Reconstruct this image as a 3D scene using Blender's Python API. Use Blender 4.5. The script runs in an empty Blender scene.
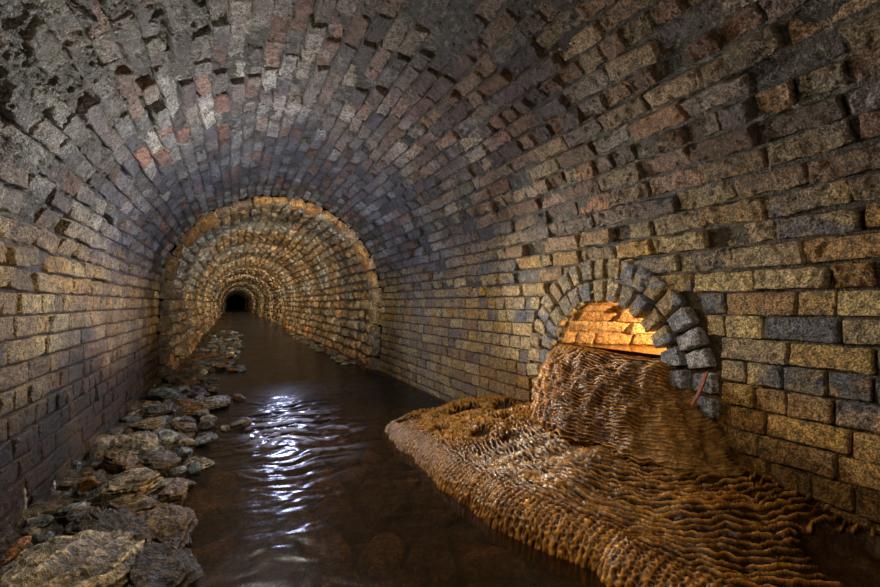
import bpy, bmesh, math, random
import numpy as np
from mathutils import Vector
random.seed(7)
rng = np.random.default_rng(11)
scene = bpy.context.scene
COL = scene.collection
PI = math.pi

# ------------------------------------------------------------------ layout (metres)
H = 0.83                     # eye height above the stream
XL, XR = -0.69, 1.71         # faces of the two side walls
CX, R = 0.51, 1.20           # vault axis and radius
ZS = 0.87                    # springing height of the vault
YP = 5.50                    # where brick gives way to rubble stone
YAW = math.radians(24.8)
F = 450.0
AY, AZ, AR0, AR1, AR2 = 1.735, 0.465, 0.373, 0.485, 0.598   # side inlet arch

# ------------------------------------------------------------------ noise
def _h(ix, iy, iz, seed):
    with np.errstate(over='ignore'):
        n = (ix.astype(np.int64) * 374761393 + iy.astype(np.int64) * 668265263 + iz.astype(np.int64) * 2147483647 + seed * 1274126177) & 0xffffffff
        n = ((n ^ (n >> 13)) * 1274126177) & 0xffffffff
        n = ((n ^ (n >> 16)) * 2246822519) & 0xffffffff
        n = n ^ (n >> 15)
    return (n & 0xffffff) / float(0xffffff)

def vnoise(x, y, z, seed=0):
    x, y, z = np.broadcast_arrays(np.asarray(x, float), np.asarray(y, float), np.asarray(z, float))
    ix, iy, iz = np.floor(x), np.floor(y), np.floor(z)
    fx, fy, fz = x - ix, y - iy, z - iz
    fx = fx * fx * (3 - 2 * fx); fy = fy * fy * (3 - 2 * fy); fz = fz * fz * (3 - 2 * fz)
    ix = ix.astype(np.int64); iy = iy.astype(np.int64); iz = iz.astype(np.int64)
    r = 0
    for dx in (0, 1):
        for dy in (0, 1):
            for dz in (0, 1):
                w = (fx if dx else 1 - fx) * (fy if dy else 1 - fy) * (fz if dz else 1 - fz)
                r = r + w * _h(ix + dx, iy + dy, iz + dz, seed)
    return r * 2 - 1

def fbm(x, y, z, oct=4, seed=0, gain=0.5):
    a, f, s, n = 1.0, 1.0, 0, 0
    for o in range(oct):
        s = s + a * vnoise(x * f, y * f, z * f, seed + o * 17)
        n += a; a *= gain; f *= 2.03
    return s / n

def worley(x, y, seed=0):
    x, y = np.broadcast_arrays(np.asarray(x, float), np.asarray(y, float))
    ix, iy = np.floor(x).astype(np.int64), np.floor(y).astype(np.int64)
    z0 = np.zeros_like(ix)
    f1 = np.full(x.shape, 9.0); f2 = np.full(x.shape, 9.0); cid = np.zeros(x.shape)
    for dx in (-1, 0, 1):
        for dy in (-1, 0, 1):
            jx, jy = ix + dx, iy + dy
            px = jx + _h(jx, jy, z0, seed); py = jy + _h(jx, jy, z0 + 1, seed)
            d = np.hypot(px - x, py - y)
            new = d < f1
            f2 = np.where(new, f1, np.minimum(f2, d))
            cid = np.where(new, _h(jx, jy, z0 + 2, seed), cid)
            f1 = np.where(new, d, f1)
    return f1, f2, cid

def sstep(a, b, x):
    t = np.clip((x - a) / (b - a), 0, 1)
    return t * t * (3 - 2 * t)

def mix(a, b, t):
    t = np.asarray(t)[..., None]
    return np.asarray(a) * (1 - t) + np.asarray(b) * t

# ------------------------------------------------------------------ mesh helpers
def raw_mesh(name, co, quads, col=None, wet=None, smooth=True):
    me = bpy.data.meshes.new(name)
    co = np.ascontiguousarray(co.reshape(-1, 3), dtype=np.float32)
    quads = np.ascontiguousarray(quads.reshape(-1, 4), dtype=np.int32)
    me.vertices.add(len(co)); me.vertices.foreach_set('co', co.ravel())
    me.loops.add(quads.size); me.loops.foreach_set('vertex_index', quads.ravel())
    me.polygons.add(len(quads)); me.polygons.foreach_set('loop_start', np.arange(0, quads.size, 4, dtype=np.int32))
    me.polygons.foreach_set('use_smooth', np.full(len(quads), smooth))
    me.update(calc_edges=True)
    if col is not None:
        c = np.ones((len(co), 4), dtype=np.float32); c[:, :3] = np.clip(col.reshape(-1, 3), 0, 1)
        at = me.attributes.new('Col', 'FLOAT_COLOR', 'POINT'); at.data.foreach_set('color', c.ravel())
    if wet is not None:
        at = me.attributes.new('wet', 'FLOAT', 'POINT'); at.data.foreach_set('value', np.ascontiguousarray(wet.ravel(), dtype=np.float32))
    return me

def link(name, me, mat, parent=None, kind=None):
    o = bpy.data.objects.new(name, me); COL.objects.link(o)
    if mat: me.materials.append(mat)
    if parent: o.parent = parent
    if kind: o['kind'] = kind
    return o

def tag(o, label, cat, group=None, kind=None):
    o['label'] = label; o['category'] = cat
    if group: o['group'] = group
    if kind: o['kind'] = kind
    return o

def grid_quads(nu, nv, base=0, flip=False):
    i = np.arange(nu - 1)[:, None]; j = np.arange(nv - 1)[None, :]
    a = base + i * nv + j
    q = np.stack([a, a + nv, a + nv + 1, a + 1], -1) if not flip else np.stack([a, a + 1, a + nv + 1, a + nv], -1)
    return q.reshape(-1, 4)

class Acc:
    def __init__(s): s.co = []; s.q = []; s.c = []; s.w = []; s.n = 0
    def add(s, co, q, c, w):
        co = co.reshape(-1, 3); s.q.append(q.reshape(-1, 4) + s.n); s.co.append(co)
        s.c.append(np.broadcast_to(c, co.shape if np.ndim(c) == 1 else np.shape(c)).reshape(-1, 3)); s.w.append(np.asarray(w).ravel()); s.n += len(co)
    def build(s, name, mat, parent=None, kind=None):
        me = raw_mesh(name, np.concatenate(s.co), np.concatenate(s.q), np.concatenate(s.c), np.concatenate(s.w))
        return link(name, me, mat, parent, kind)

# ------------------------------------------------------------------ bricks: rounded, chipped, tilted blocks laid on any curved sheet
def lay(acc, B, nu, nv, M, colour, r=0.007, rough=0.0025, wob=0.003, dome=0.0, skirt=0.03, flip=False, seed=0, nscale=26):
    """B rows: p, q, half_p, half_q, out, tilt_p, tilt_q, rot, rand1, rand2"""
    B = np.asarray(B)
    if len(B) == 0: return
    def axis(n):
        t = np.linspace(-1, 1, n - 2); t = np.sign(t) * np.abs(t) ** 0.72
        return np.concatenate([[-1.0], t, [1.0]])
    u = axis(nu); v = axis(nv)
    U, V = np.meshgrid(u, v, indexing='ij')
    sk = np.zeros((nu, nv)); sk[0, :] = sk[-1, :] = 1; sk[:, 0] = sk[:, -1] = 1
    e = lambda k: B[:, k][:, None, None]
    hp, hq = e(2), e(3)
    lp, lq = U[None] * hp, V[None] * hq
    # rounded corners in plan
    rr = np.minimum(np.minimum(hp, hq) * 0.6, r * 1.6)
    ax, ay = np.abs(lp) - (hp - rr), np.abs(lq) - (hq - rr)
    m = (ax > 0) & (ay > 0)
    L = np.hypot(ax, ay); mx = np.maximum(ax, ay)
    k = np.where(m, mx / np.maximum(L, 1e-9), 1.0)
    lp = np.where(m, np.sign(lp) * (hp - rr + ax * k), lp); lq = np.where(m, np.sign(lq) * (hq - rr + ay * k), lq)
    wn = e(8) * 97.0
    P0, Q0 = e(0) + lp, e(1) + lq
    chip = np.clip(fbm(P0 * 18 + wn, Q0 * 18, wn, 2, seed + 3) * 1.6 - 0.25, 0, 1)
    d = np.minimum(hp - np.abs(lp), hq - np.abs(lq))
    rc = r * (0.6 + 2.6 * chip)
    fall = np.where(d < rc, rc - np.sqrt(np.maximum(rc * rc - (rc - d) ** 2, 0)), 0)
    h = e(4) - fall + e(5) * U[None] + e(6) * V[None]
    h = h + dome * (1 - U[None] ** 2) * (1 - V[None] ** 2)
    h = h + rough * (fbm(P0 * nscale + wn, Q0 * nscale, wn, 3, seed) * 1.8)
    h = h + rough * 0.9 * fbm(P0 * 95 + wn, Q0 * 95, wn, 2, seed + 11)
    h = h - rough * 2.6 * np.clip(fbm(P0 * 55, Q0 * 55 + wn, wn, 2, seed + 9) - 0.25, 0, 1)
    h = np.where(sk[None] > 0, -skirt, h)
    c_, s_ = np.cos(e(7)), np.sin(e(7))
    P = e(0) + lp * c_ - lq * s_; Q = e(1) + lp * s_ + lq * c_
    P = P + wob * vnoise(P0 * 22, Q0 * 22, wn, seed + 5); Q = Q + wob * vnoise(P0 * 22, Q0 * 22, wn, seed + 6)
    co = M(P, Q, h)
    n = len(B)
    q1 = grid_quads(nu, nv, 0, flip)
    q = q1[None] + (np.arange(n) * nu * nv)[:, None, None]
    c, w = colour(co, P, Q, e(8) + 0 * P, e(9) + 0 * P, False)
    acc.add(co, q, c, w)

def sheet(acc, p0, p1, q0, q1, dp, dq, M, colour, hf, flip=False, keep=None):
    npp = max(2, int(round((p1 - p0) / dp)) + 1); nq = max(2, int(round((q1 - q0) / dq)) + 1)
    P, Q = np.meshgrid(np.linspace(p0, p1, npp), np.linspace(q0, q1, nq), indexing='ij')
    co = M(P, Q, hf(P, Q))
    q = grid_quads(npp, nq, 0, flip)
    if keep is not None:
        kk = keep(P, Q).ravel(); q = q[kk[q].all(axis=1)]
    c, w = colour(co, P, Q, 0 * P + 0.5, 0 * P + 0.5, True)
    acc.add(co, q, c, w)

# ------------------------------------------------------------------ tunnel section
ZB = -0.15
S1 = ZS - ZB; S2 = S1 + PI * R; S3 = S2 + S1
def section(cx, r, zs, warp=None):
    xl, xr = cx - r, cx + r; s1 = zs - ZB; s2 = s1 + PI * r
    def M(P, Q, h):
        th = PI - (P - s1) / r
        c, s = np.cos(th), np.sin(th)
        x = np.where(P < s1, xl + h, np.where(P > s2, xr - h, cx + (r - h) * c))
        z = np.where(P < s1, ZB + P, np.where(P > s2, zs - (P - s2), zs + (r - h) * s))
        co = np.stack([x, Q + 0 * x, z], -1)
        return warp(co) if warp else co
    return M, s1, s2

def warp_near(co):
    y = co[..., 1]; z = co[..., 2]; x = co[..., 0]
    k = 0.018
    co = co.copy()
    co[..., 2] = z + k * vnoise(y * 0.9, x * 0.9, z * 0.5, 40) * sstep(0.6, 1.4, z)
    co[..., 0] = x + 0.6 * k * vnoise(y * 0.8, x * 0.7, z * 1.3, 41)
    return co
MT, _, _ = section(CX, R, ZS, warp_near)

def courses(s0, s1, ch):
    n = max(1, int(round((s1 - s0) / ch))); e = np.linspace(s0, s1, n + 1)
    return [(e[i], e[i + 1]) for i in range(n)]

def bricks(cs, y0, y1, gap, headers, outj, tilt, rot=0.01, lj=0.012, hole=None, blen=0.235, seed=0):
    rs = random.Random(seed); out = []
    for (a, b) in cs:
        head = rs.random() < headers
        y = y0 - rs.random() * blen
        while y < y1:
            L = (blen * 0.5 if head else blen) + rs.uniform(-lj, lj)
            if rs.random() < 0.1: L = blen * (0.5 if not head else 1.0) + rs.uniform(-lj, lj)
            segs = [(max(y, y0), min(y + L, y1))]
            if hole:
                seg2 = []
                hw = hole((a + b) / 2, abs(b - a) / 2)
                for (c, d) in segs:
                    if hw is None or d < hw[0] or c > hw[1]: seg2.append((c, d))
                    else:
                        if c < hw[0]: seg2.append((c, hw[0]))
                        if d > hw[1]: seg2.append((hw[1], d))
                segs = seg2
            for (c, d) in segs:
                if d - c > 0.035:
                    g = gap * rs.uniform(0.7, 1.4)
                    out.append([(a + b) / 2 + rs.uniform(-1, 1) * gap * 0.35, (c + d) / 2, (b - a) / 2 - g, (d - c) / 2 - g,
                                rs.gauss(0, outj), rs.gauss(0, tilt), rs.gauss(0, tilt), rs.gauss(0, rot), rs.random(), rs.random()])
            y += L
    return np.array(out)

# ------------------------------------------------------------------ colours of the masonry (stain and kind of brick)
def lerpcol(pal, t):
    pal = np.asarray(pal); t = np.clip(t, 0, 0.9999) * (len(pal))
    return pal[np.floor(t).astype(int)]

PAL_TAN = [(.30, .215, .11), (.35, .26, .14), (.24, .17, .085), (.39, .30, .17), (.20, .135, .07), (.31, .25, .15), (.27, .18, .08), (.16, .12, .075)]
PAL_DARKRED = [(.055, .028, .016), (.028, .020, .015), (.085, .032, .016), (.07, .044, .022), (.020, .018, .018), (.10, .058, .026)]
PAL_VAULT = [(.15, .145, .155), (.19, .18, .18), (.12, .095, .10), (.17, .10, .085), (.10, .095, .115), (.21, .20, .185), (.14, .12, .12), (.19, .09, .065), (.06, .055, .07), (.165, .155, .175)]
PAL_VRIGHT = [(.17, .11, .085), (.13, .08, .065), (.20, .15, .11), (.10, .075, .075), (.18, .10, .065), (.22, .18, .13), (.08, .065, .075), (.155, .125, .105)]
PAL_RIGHT = [(.34, .25, .13), (.30, .21, .09), (.26, .19, .10), (.37, .29, .16), (.32, .20, .07), (.24, .19, .13), (.30, .24, .15), (.22, .14, .07)]
BLUE = (.055, .065, .095)

def col_brick(co, P, Q, r1, r2, mortar):
    x, y, z = co[..., 0], co[..., 1], co[..., 2]
    n1 = fbm(x * 2.2, y * 2.2, z * 2.2, 3, 70); n2 = fbm(x * 7, y * 7, z * 7, 3, 71); n3 = fbm(x * 22, y * 22, z * 22, 2, 72)
    right = sstep(0.1, 1.3, x + n1 * 0.5)
    up = sstep(0.88, 1.32, z + n1 * 0.22 - 0.05 * (x > CX))
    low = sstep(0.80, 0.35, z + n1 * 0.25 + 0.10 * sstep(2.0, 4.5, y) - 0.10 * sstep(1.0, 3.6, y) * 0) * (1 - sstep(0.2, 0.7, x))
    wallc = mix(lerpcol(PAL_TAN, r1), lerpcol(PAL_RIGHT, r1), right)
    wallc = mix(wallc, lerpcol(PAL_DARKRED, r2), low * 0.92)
    nearr = right * sstep(4.6, 2.4, y)
    vc = mix(lerpcol(PAL_VAULT, r2), lerpcol(PAL_VRIGHT, r2), np.clip(nearr * 0.9, 0, 1))
    col = mix(wallc, vc, up)
    # glazed blue-black patches on the engineering bricks of the right wall
    patch = (r2 > 0.62) * sstep(-0.15, 0.12, n2 + (r2 - 0.8) * 1.6) * right * (1 - up * 0.55)
    edge = sstep(0.0, 0.3, n3 + 0.25)
    col = mix(col, BLUE, patch * (0.55 + 0.45 * edge) * (0.92 - 0.5 * sstep(2.6, 4.2, y)))
    # ochre run-off below and beside the inlet
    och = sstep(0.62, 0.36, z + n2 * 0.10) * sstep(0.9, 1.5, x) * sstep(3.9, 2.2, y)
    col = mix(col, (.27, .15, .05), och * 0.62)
    col = mix(col, (.085, .045, .016), sstep(0.42, 0.24, z + n2 * 0.06 + (y < 0.2) * 9) * sstep(0.9, 1.5, x) * sstep(2.6, 1.6, y) * 0.8)  # darker brown towards the foot of the right wall
    # lime bloom
    bloom = sstep(0.10, 0.5, n1 + 0.6 * n2) * up * (1 - nearr * 0.6)
    col = mix(col, (.30, .31, .32), bloom * 0.55)
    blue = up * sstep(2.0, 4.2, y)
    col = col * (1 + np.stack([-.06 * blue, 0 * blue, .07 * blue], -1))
    soot = sstep(-0.05, -0.5, n1) * up
    col = col * (1 - 0.45 * soot)[..., None]
    col = col * (1 + 0.30 * n3 + 0.25 * n2)[..., None]
    wet = 0.35 + 0.5 * low + 0.4 * och + 0.2 * n2 + 0.35 * patch
    if mortar:
        m = mix(mix((.045, .034, .020), (.02, .016, .012), low), (.050, .050, .050), up * 0.9)
        m = mix(m, (.15, .085, .03), och * 0.8)
        col = m * (1 + 0.5 * n3 + 0.3 * n2)[..., None]
        nod = sstep(0.10, 0.5, fbm(x * 45, y * 45, z * 45, 2, 73)) * up
        col = mix(col, (.22, .22, .21), nod * 0.85)
    g = col.mean(-1, keepdims=True); col = g + (col - g) * (1.12 - 0.27 * up + 0.10 * och + 0.40 * up * nearr)[..., None]; k_ = (1 - up) + up * (0.45 + 0.60 * ((r1 * 7.3 + r2 * 3.1) % 1.0) ** 1.3)
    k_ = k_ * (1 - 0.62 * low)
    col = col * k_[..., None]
    return np.clip(col * 1.12, 0.003, 0.9), np.clip(wet, 0, 1)

# crumbling crust: where the mortar stands proud of the joints in the vault
def crust(P, Q):
    up = sstep(S1 - 0.05, S1 + 0.35, P) * sstep(S2 + 0.02, S2 - 0.5, P)
    n = fbm(P * 5, Q * 5, 3.3, 3, 90); f = fbm(P * 26, Q * 26, 1.1, 4, 91, 0.6)
    topleft = sstep(S1 + 0.1, S1 + 0.5, P) * sstep(S1 + 2.1, S1 + 1.2, P) * sstep(3.3, 1.9, Q)
    d = -0.022 + up * (0.001 + 0.012 * n) + topleft * (0.006 + 0.018 * n)
    return d + f * (0.003 + 0.008 * up + 0.024 * topleft)

# ------------------------------------------------------------------ materials
def new_mat(name):
    m = bpy.data.materials.new(name); m.use_nodes = True
    nt = m.node_tree; nt.nodes.clear()
    out = nt.nodes.new('ShaderNodeOutputMaterial')
    return m, nt, out
def N(nt, t, **kw):
    n = nt.nodes.new(t)
    for k, v in kw.items():
        if k in n.inputs: n.inputs[k].default_value = v
        else: setattr(n, k, v)
    return n
def mathn(nt, op, a, b=None, c=None):
    n = nt.nodes.new('ShaderNodeMath'); n.operation = op
    for i, v in enumerate((a, b, c)):
        if v is None: continue
        if isinstance(v, (int, float)): n.inputs[i].default_value = v
        else: nt.links.new(v, n.inputs[i])
    return n.outputs[0]

def masonry(name, fine=170, fine_amt=0.6, bump=0.9, dist=0.006, rough=(0.75, 0.32), spec=0.5, speck=0.35, gainv=0.55):
    m, nt, out = new_mat(name); L = nt.links.new
    bs = N(nt, 'ShaderNodeBsdfPrincipled'); L(bs.outputs[0], out.inputs[0])
    at = N(nt, 'ShaderNodeAttribute', attribute_name='Col'); wt = N(nt, 'ShaderNodeAttribute', attribute_name='wet')
    tc = N(nt, 'ShaderNodeNewGeometry')
    n1 = N(nt, 'ShaderNodeTexNoise'); n1.inputs['Scale'].default_value = fine; n1.inputs['Detail'].default_value = 4; n1.inputs['Roughness'].default_value = 0.65
    n2 = N(nt, 'ShaderNodeTexNoise'); n2.inputs['Scale'].default_value = fine * 0.28; n2.inputs['Detail'].default_value = 5; n2.inputs['Roughness'].default_value = 0.6
    L(tc.outputs['Position'], n1.inputs['Vector']); L(tc.outputs['Position'], n2.inputs['Vector'])
    # tone variation
    def ramp(sock, a, b, lo, hi):
        n = N(nt, 'ShaderNodeMapRange'); n.interpolation_type = 'SMOOTHSTEP'; L(sock, n.inputs[0])
        for k, vv_ in zip((1, 2, 3, 4), (a, b, lo, hi)): n.inputs[k].default_value = vv_
        return n.outputs[0]
    v = ramp(n1.outputs[0], 0.36, 0.66, 1 - 0.75 * gainv, 1 + 1.1 * gainv)
    v2 = ramp(n2.outputs[0], 0.34, 0.66, 1 - 0.7 * gainv, 1 + 0.7 * gainv)
    vv = mathn(nt, 'MULTIPLY', v, v2)
    mul = N(nt, 'ShaderNodeVectorMath', operation='SCALE'); L(at.outputs['Color'], mul.inputs[0]); L(vv, mul.inputs['Scale'])
    # pale grit
    sp = mathn(nt, 'MULTIPLY', mathn(nt, 'SMOOTH_MIN', mathn(nt, 'MAXIMUM', mathn(nt, 'MULTIPLY_ADD', n1.outputs[0], 11, -6.2), 0), 1, 0.1), speck)
    mx = N(nt, 'ShaderNodeMix', data_type='RGBA'); L(sp, mx.inputs[0]); L(mul.outputs[0], mx.inputs[6])
    pl = N(nt, 'ShaderNodeVectorMath', operation='MULTIPLY_ADD'); L(at.outputs['Color'], pl.inputs[0]); pl.inputs[1].default_value = (2.6, 2.6, 2.6); pl.inputs[2].default_value = (.035, .030, .022)
    L(pl.outputs[0], mx.inputs[7])
    L(mx.outputs[2], bs.inputs['Base Color'])
    rr = mathn(nt, 'MULTIPLY_ADD', wt.outputs['Fac'], rough[1] - rough[0], rough[0]); L(rr, bs.inputs['Roughness'])
    bs.inputs['Specular IOR Level'].default_value = spec
    hh = mathn(nt, 'MULTIPLY_ADD', n1.outputs[0], fine_amt, n2.outputs[0])
    bp = N(nt, 'ShaderNodeBump'); bp.inputs['Strength'].default_value = bump; bp.inputs['Distance'].default_value = dist
    L(hh, bp.inputs['Height']); L(bp.outputs[0], bs.inputs['Normal'])
    return m
M_BRICK = masonry('wet_brick', 155, 1.0, 1.0, 0.020, rough=(0.58, 0.28), spec=0.55, gainv=0.82, speck=0.8)
M_STONE = masonry('rubble_stone', 70, 0.7, 1.0, 0.035, rough=(0.6, 0.3), speck=0.3, gainv=0.75)
M_ROCK = masonry('schist_rock', 60, 0.8, 1.0, 0.04, rough=(0.5, 0.18), speck=0.25, gainv=0.8)
M_OCHRE = masonry('ochre_flowstone', 110, 0.5, 0.8, 0.007, rough=(0.40, 0.22), spec=0.35, speck=0.0, gainv=0.35)

# ------------------------------------------------------------------ near brick tunnel
YN0, YN1 = -1.6, YP
def build_zone(name, s0, s1, ch, gap, headers, outj, tilt, rot, wob, rough, seed, hole=None, keep=None):
    acc = Acc()
    cs = courses(s0, s1, ch)
    B = bricks(cs, YN0, YN1, gap, headers, outj, tilt, rot, hole=hole, seed=seed)
    y = B[:, 1]
    if name == 'ceiling':                                   # a few bricks fallen out
        rs = np.random.default_rng(5); B = B[rs.random(len(B)) > 0.025]; y = B[:, 1]
    for lo, hi, nu, nv in ((-9, 0.35, 5, 7), (0.35, 1.9, 17, 38), (1.9, 3.1, 13, 26), (3.1, 4.4, 9, 14), (4.4, 9, 6, 8)):
        sel = B[(y >= lo) & (y < hi)]
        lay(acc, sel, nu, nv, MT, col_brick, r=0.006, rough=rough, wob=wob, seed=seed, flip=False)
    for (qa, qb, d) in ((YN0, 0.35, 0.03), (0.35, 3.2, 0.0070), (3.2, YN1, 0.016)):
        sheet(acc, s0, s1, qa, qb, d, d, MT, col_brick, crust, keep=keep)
    o = acc.build(name, M_BRICK, kind='structure')
    return o

def arch_hole(s, hs):
    z = ZS - (s - S2)
    dz = z - AZ
    rr = AR2 + 0.012
    zz = max(0, dz - hs * 0.6) if dz > 0 else 0
    if zz >= rr: return None
    w = math.sqrt(rr * rr - zz * zz)
    return (AY - w, AY + w)
def arch_keep(P, Q):
    z = ZS - (P - S2)
    inside = (np.hypot(Q - AY, np.maximum(z - AZ, 0)) < 0.43)
    return ~inside
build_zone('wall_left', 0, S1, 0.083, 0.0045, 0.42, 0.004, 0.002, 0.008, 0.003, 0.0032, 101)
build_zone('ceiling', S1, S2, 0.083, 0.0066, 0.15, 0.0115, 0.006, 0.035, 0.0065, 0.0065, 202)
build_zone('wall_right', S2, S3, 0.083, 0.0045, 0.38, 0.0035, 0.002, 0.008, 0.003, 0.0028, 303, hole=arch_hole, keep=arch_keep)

# ------------------------------------------------------------------ rubble stone tunnel beyond
CX2, R2 = 0.505, 1.135
def warp_far(co):
    x, y, z = co[..., 0], co[..., 1], co[..., 2]
    co = co.copy()
    co[..., 0] = x + 0.04 * vnoise(y * 0.5, z * 0.8, 0.3, 50) * sstep(5.6, 7, y)
    co[..., 2] = z + 0.04 * vnoise(y * 0.45, x * 0.8, 0.7, 51) * sstep(0.5, 1.4, z) * sstep(5.6, 7, y)
    return co
MF, F1, F2 = section(CX2, R2, ZS, warp_far)
PAL_STONE = [(.30, .20, .10), (.24, .16, .085), (.34, .24, .13), (.20, .16, .12), (.28, .17, .075), (.16, .13, .10), (.31, .25, .17), (.22, .13, .06)]
def col_stone(co, P, Q, r1, r2, mortar):
    x, y, z = co[..., 0], co[..., 1], co[..., 2]
    n1 = fbm(x * 1.6, y * 1.6, z * 1.6, 3, 75); n2 = fbm(x * 9, y * 9, z * 9, 3, 76)
    col = lerpcol(PAL_STONE, r1)
    grey = sstep(0.05, 0.35, n1 + 0.22 * sstep(0.6, -0.3, x) * sstep(10, 7, y)) * sstep(0.9, 1.2, z)
    col = mix(col, (.26, .27, .27), grey * 0.85)
    col = mix(col, (.40, .17, .04), sstep(0.45, 0.1, z) * (r2 > 0.6) * 0.6)
    col = col * (1 + 0.5 * n2)[..., None]
    if mortar: col = mix(np.array((.075, .06, .045)) + 0 * co, (.20, .205, .20), grey * 0.8) * (1 + 0.5 * n2)[..., None]
    return np.clip(col, .004, .9), np.clip(0.45 + 0.3 * n2 + 0.2 * sstep(0.5, 0, z), 0, 1)
for nm, a, b, sd in (('wall_far_left', 0, F1, 411), ('ceiling_far', F1, F2, 412), ('wall_far_right', F2, F2 + F1, 413)):
    acc = Acc()
    ch = 0.125 if nm == 'ceiling_far' else 0.15
    for (ya, yb, nu, nv, bl, sh) in ((YP + 0.02, 8.5, 9, 11, 0.27, 0.025), (8.5, 16, 6, 7, 0.30, 0.05), (16, 34, 4, 5, 0.4, 0.12), (34, 70, 4, 4, 0.9, 0.4)):
        B = bricks(courses(a, b, ch * (1 if ya < 30 else 2)), ya, yb, 0.012, 0.25, 0.014 if nm == 'ceiling_far' else 0.026, 0.012, 0.07, lj=0.05, blen=bl, seed=sd + int(ya))
        lay(acc, B, nu, nv, MF, col_stone, r=0.018, rough=0.010, wob=0.012, dome=0.020 if nm == 'ceiling_far' else 0.034, skirt=0.05, seed=sd, nscale=14)
        sheet(acc, a, b, ya, yb, sh, sh, MF, col_stone, lambda P, Q: -0.03 + 0.02 * fbm(P * 9, Q * 9, .2, 3, 77))
    acc.build(nm, M_STONE, kind='structure')

# ring of big stones closing the step between brick and rubble
def col_ring(co, P, Q, r1, r2, mortar):
    x, y, z = co[..., 0], co[..., 1], co[..., 2]
    n2 = fbm(x * 9, y * 9, z * 9, 3, 78); n1 = fbm(x * 3, y * 3, z * 3, 2, 79)
    up = sstep(0.9, 1.3, z)
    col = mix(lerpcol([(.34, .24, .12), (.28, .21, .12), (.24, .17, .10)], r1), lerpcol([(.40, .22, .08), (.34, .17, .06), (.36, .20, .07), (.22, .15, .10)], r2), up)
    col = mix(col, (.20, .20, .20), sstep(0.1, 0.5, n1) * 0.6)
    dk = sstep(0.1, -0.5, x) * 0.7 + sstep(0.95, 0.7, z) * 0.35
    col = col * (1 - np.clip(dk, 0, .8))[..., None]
    if mortar: col = np.array((.06, .05, .04)) + 0 * co
    return np.clip(col * (1 + 0.5 * n2)[..., None], .004, .9), 0.4 + 0 * x
def M_ringface(P, Q, h):     # P radial position, Q length along the ring; faces the viewer
    q = Q
    th = PI - q / 1.15
    x = np.where(q < 0, CX - P, np.where(q > PI * 1.15, CX + P, CX + P * np.cos(th)))
    z = np.where(q < 0, ZS + q, np.where(q > PI * 1.15, ZS - (q - PI * 1.15), ZS + P * np.sin(th)))
    return np.stack([x, YP + 0.0 - h, z], -1)
acc = Acc(); rs = random.Random(3); q = -1.0; rows = []
while q < PI * 1.15 + 1.0:
    L = rs.uniform(0.12, 0.26); side = q < 0 or q > PI * 1.15
    rows.append([1.16, q + L / 2, 0.046 + rs.uniform(-.012, .012), L / 2 - 0.008, rs.uniform(-.01, .035), rs.gauss(0, .006), rs.gauss(0, .006), rs.gauss(0, .03), rs.random(), rs.random()])
    q += L
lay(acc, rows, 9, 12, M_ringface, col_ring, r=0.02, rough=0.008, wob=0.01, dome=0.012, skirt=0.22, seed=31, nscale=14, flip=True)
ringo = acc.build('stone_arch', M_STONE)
tag(ringo, 'ring of orange-brown rough stones edging the mouth of the far rubble tunnel', 'arch')

# ------------------------------------------------------------------ side inlet: two rings of voussoirs, barrel, pool
arch = bpy.data.objects.new('brick_arch', None); COL.objects.link(arch); arch.location = (XR, AY, AZ)
tag(arch, 'double-ring brick arch around the glowing side inlet in the right wall', 'arch')
def ring_map(rm):
    def M_(P, Q, h):
        th = Q / rm
        return np.stack([XR - h - XR + 0 * P, P * np.cos(th), P * np.sin(th)], -1)   # local to the arch empty
    return M_
PAL_V = [(.36, .27, .15), (.30, .21, .11), (.24, .20, .16), (.40, .31, .18), (.30, .23, .13)]
def col_v(co, P, Q, r1, r2, mortar):
    y, z = co[..., 1], co[..., 2]
    n2 = fbm(y * 11, z * 11, r1 * 9, 3, 83); n3 = fbm(y * 34, z * 34, r1 * 9, 2, 84)
    col = lerpcol(PAL_V, r1)
    col = mix(col, (.13, .155, .225), sstep(-0.08, 0.10, n2 + (r2 - 0.62) * 0.8) * 0.9)
    pale = sstep(-0.40, -0.52, y) * sstep(0.42, 0.2, z) + sstep(-0.30, -0.37, y) * sstep(0.16, 0.05, z)  # pale blue lamplight painted on the voussoirs at the right foot
    col = mix(col, (.34, .36, .46), np.clip(pale, 0, 1) * 0.85)
    if mortar: col = np.array((.045, .035, .025)) + 0 * co
    return np.clip(col * (1 + 0.35 * n3)[..., None], .004, .9), np.clip(0.5 + 0.3 * n2, 0, 1)
def voussoirs(r0, r1, n, proud, seed, extra):
    rm = (r0 + r1) / 2; rs = random.Random(seed); out = []
    step = PI * rm / n
    for i in range(-extra, n + extra):
        out.append([rm, (i + 0.5) * step + rs.gauss(0, .002), (r1 - r0) / 2 - 0.005 - rs.uniform(0, .004), step / 2 - 0.0085 - rs.uniform(0, .003),
                    proud + rs.gauss(0, .006), rs.gauss(0, .004), rs.gauss(0, .004), rs.gauss(0, .02), rs.random(), rs.random()])
    return out, rm
for nm, r0, r1, n, proud, sd in (('outer_ring', AR1, AR2, 19, 0.022, 8), ('inner_ring', AR0, AR1, 15, 0.030, 15)):
    B, rm = voussoirs(r0, r1, n, proud, sd, 1)
    acc = Acc()
    lay(acc, B, 13, 12, ring_map(rm), col_v, r=0.006, rough=0.004, wob=0.0025, dome=0.003, skirt=0.10, seed=sd, flip=True)
    o = acc.build(nm, M_BRICK, arch)
    o['label'] = 'outer ring of blue-grey and tan voussoir bricks' if nm == 'outer_ring' else 'inner ring of voussoir bricks around the opening'
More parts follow.
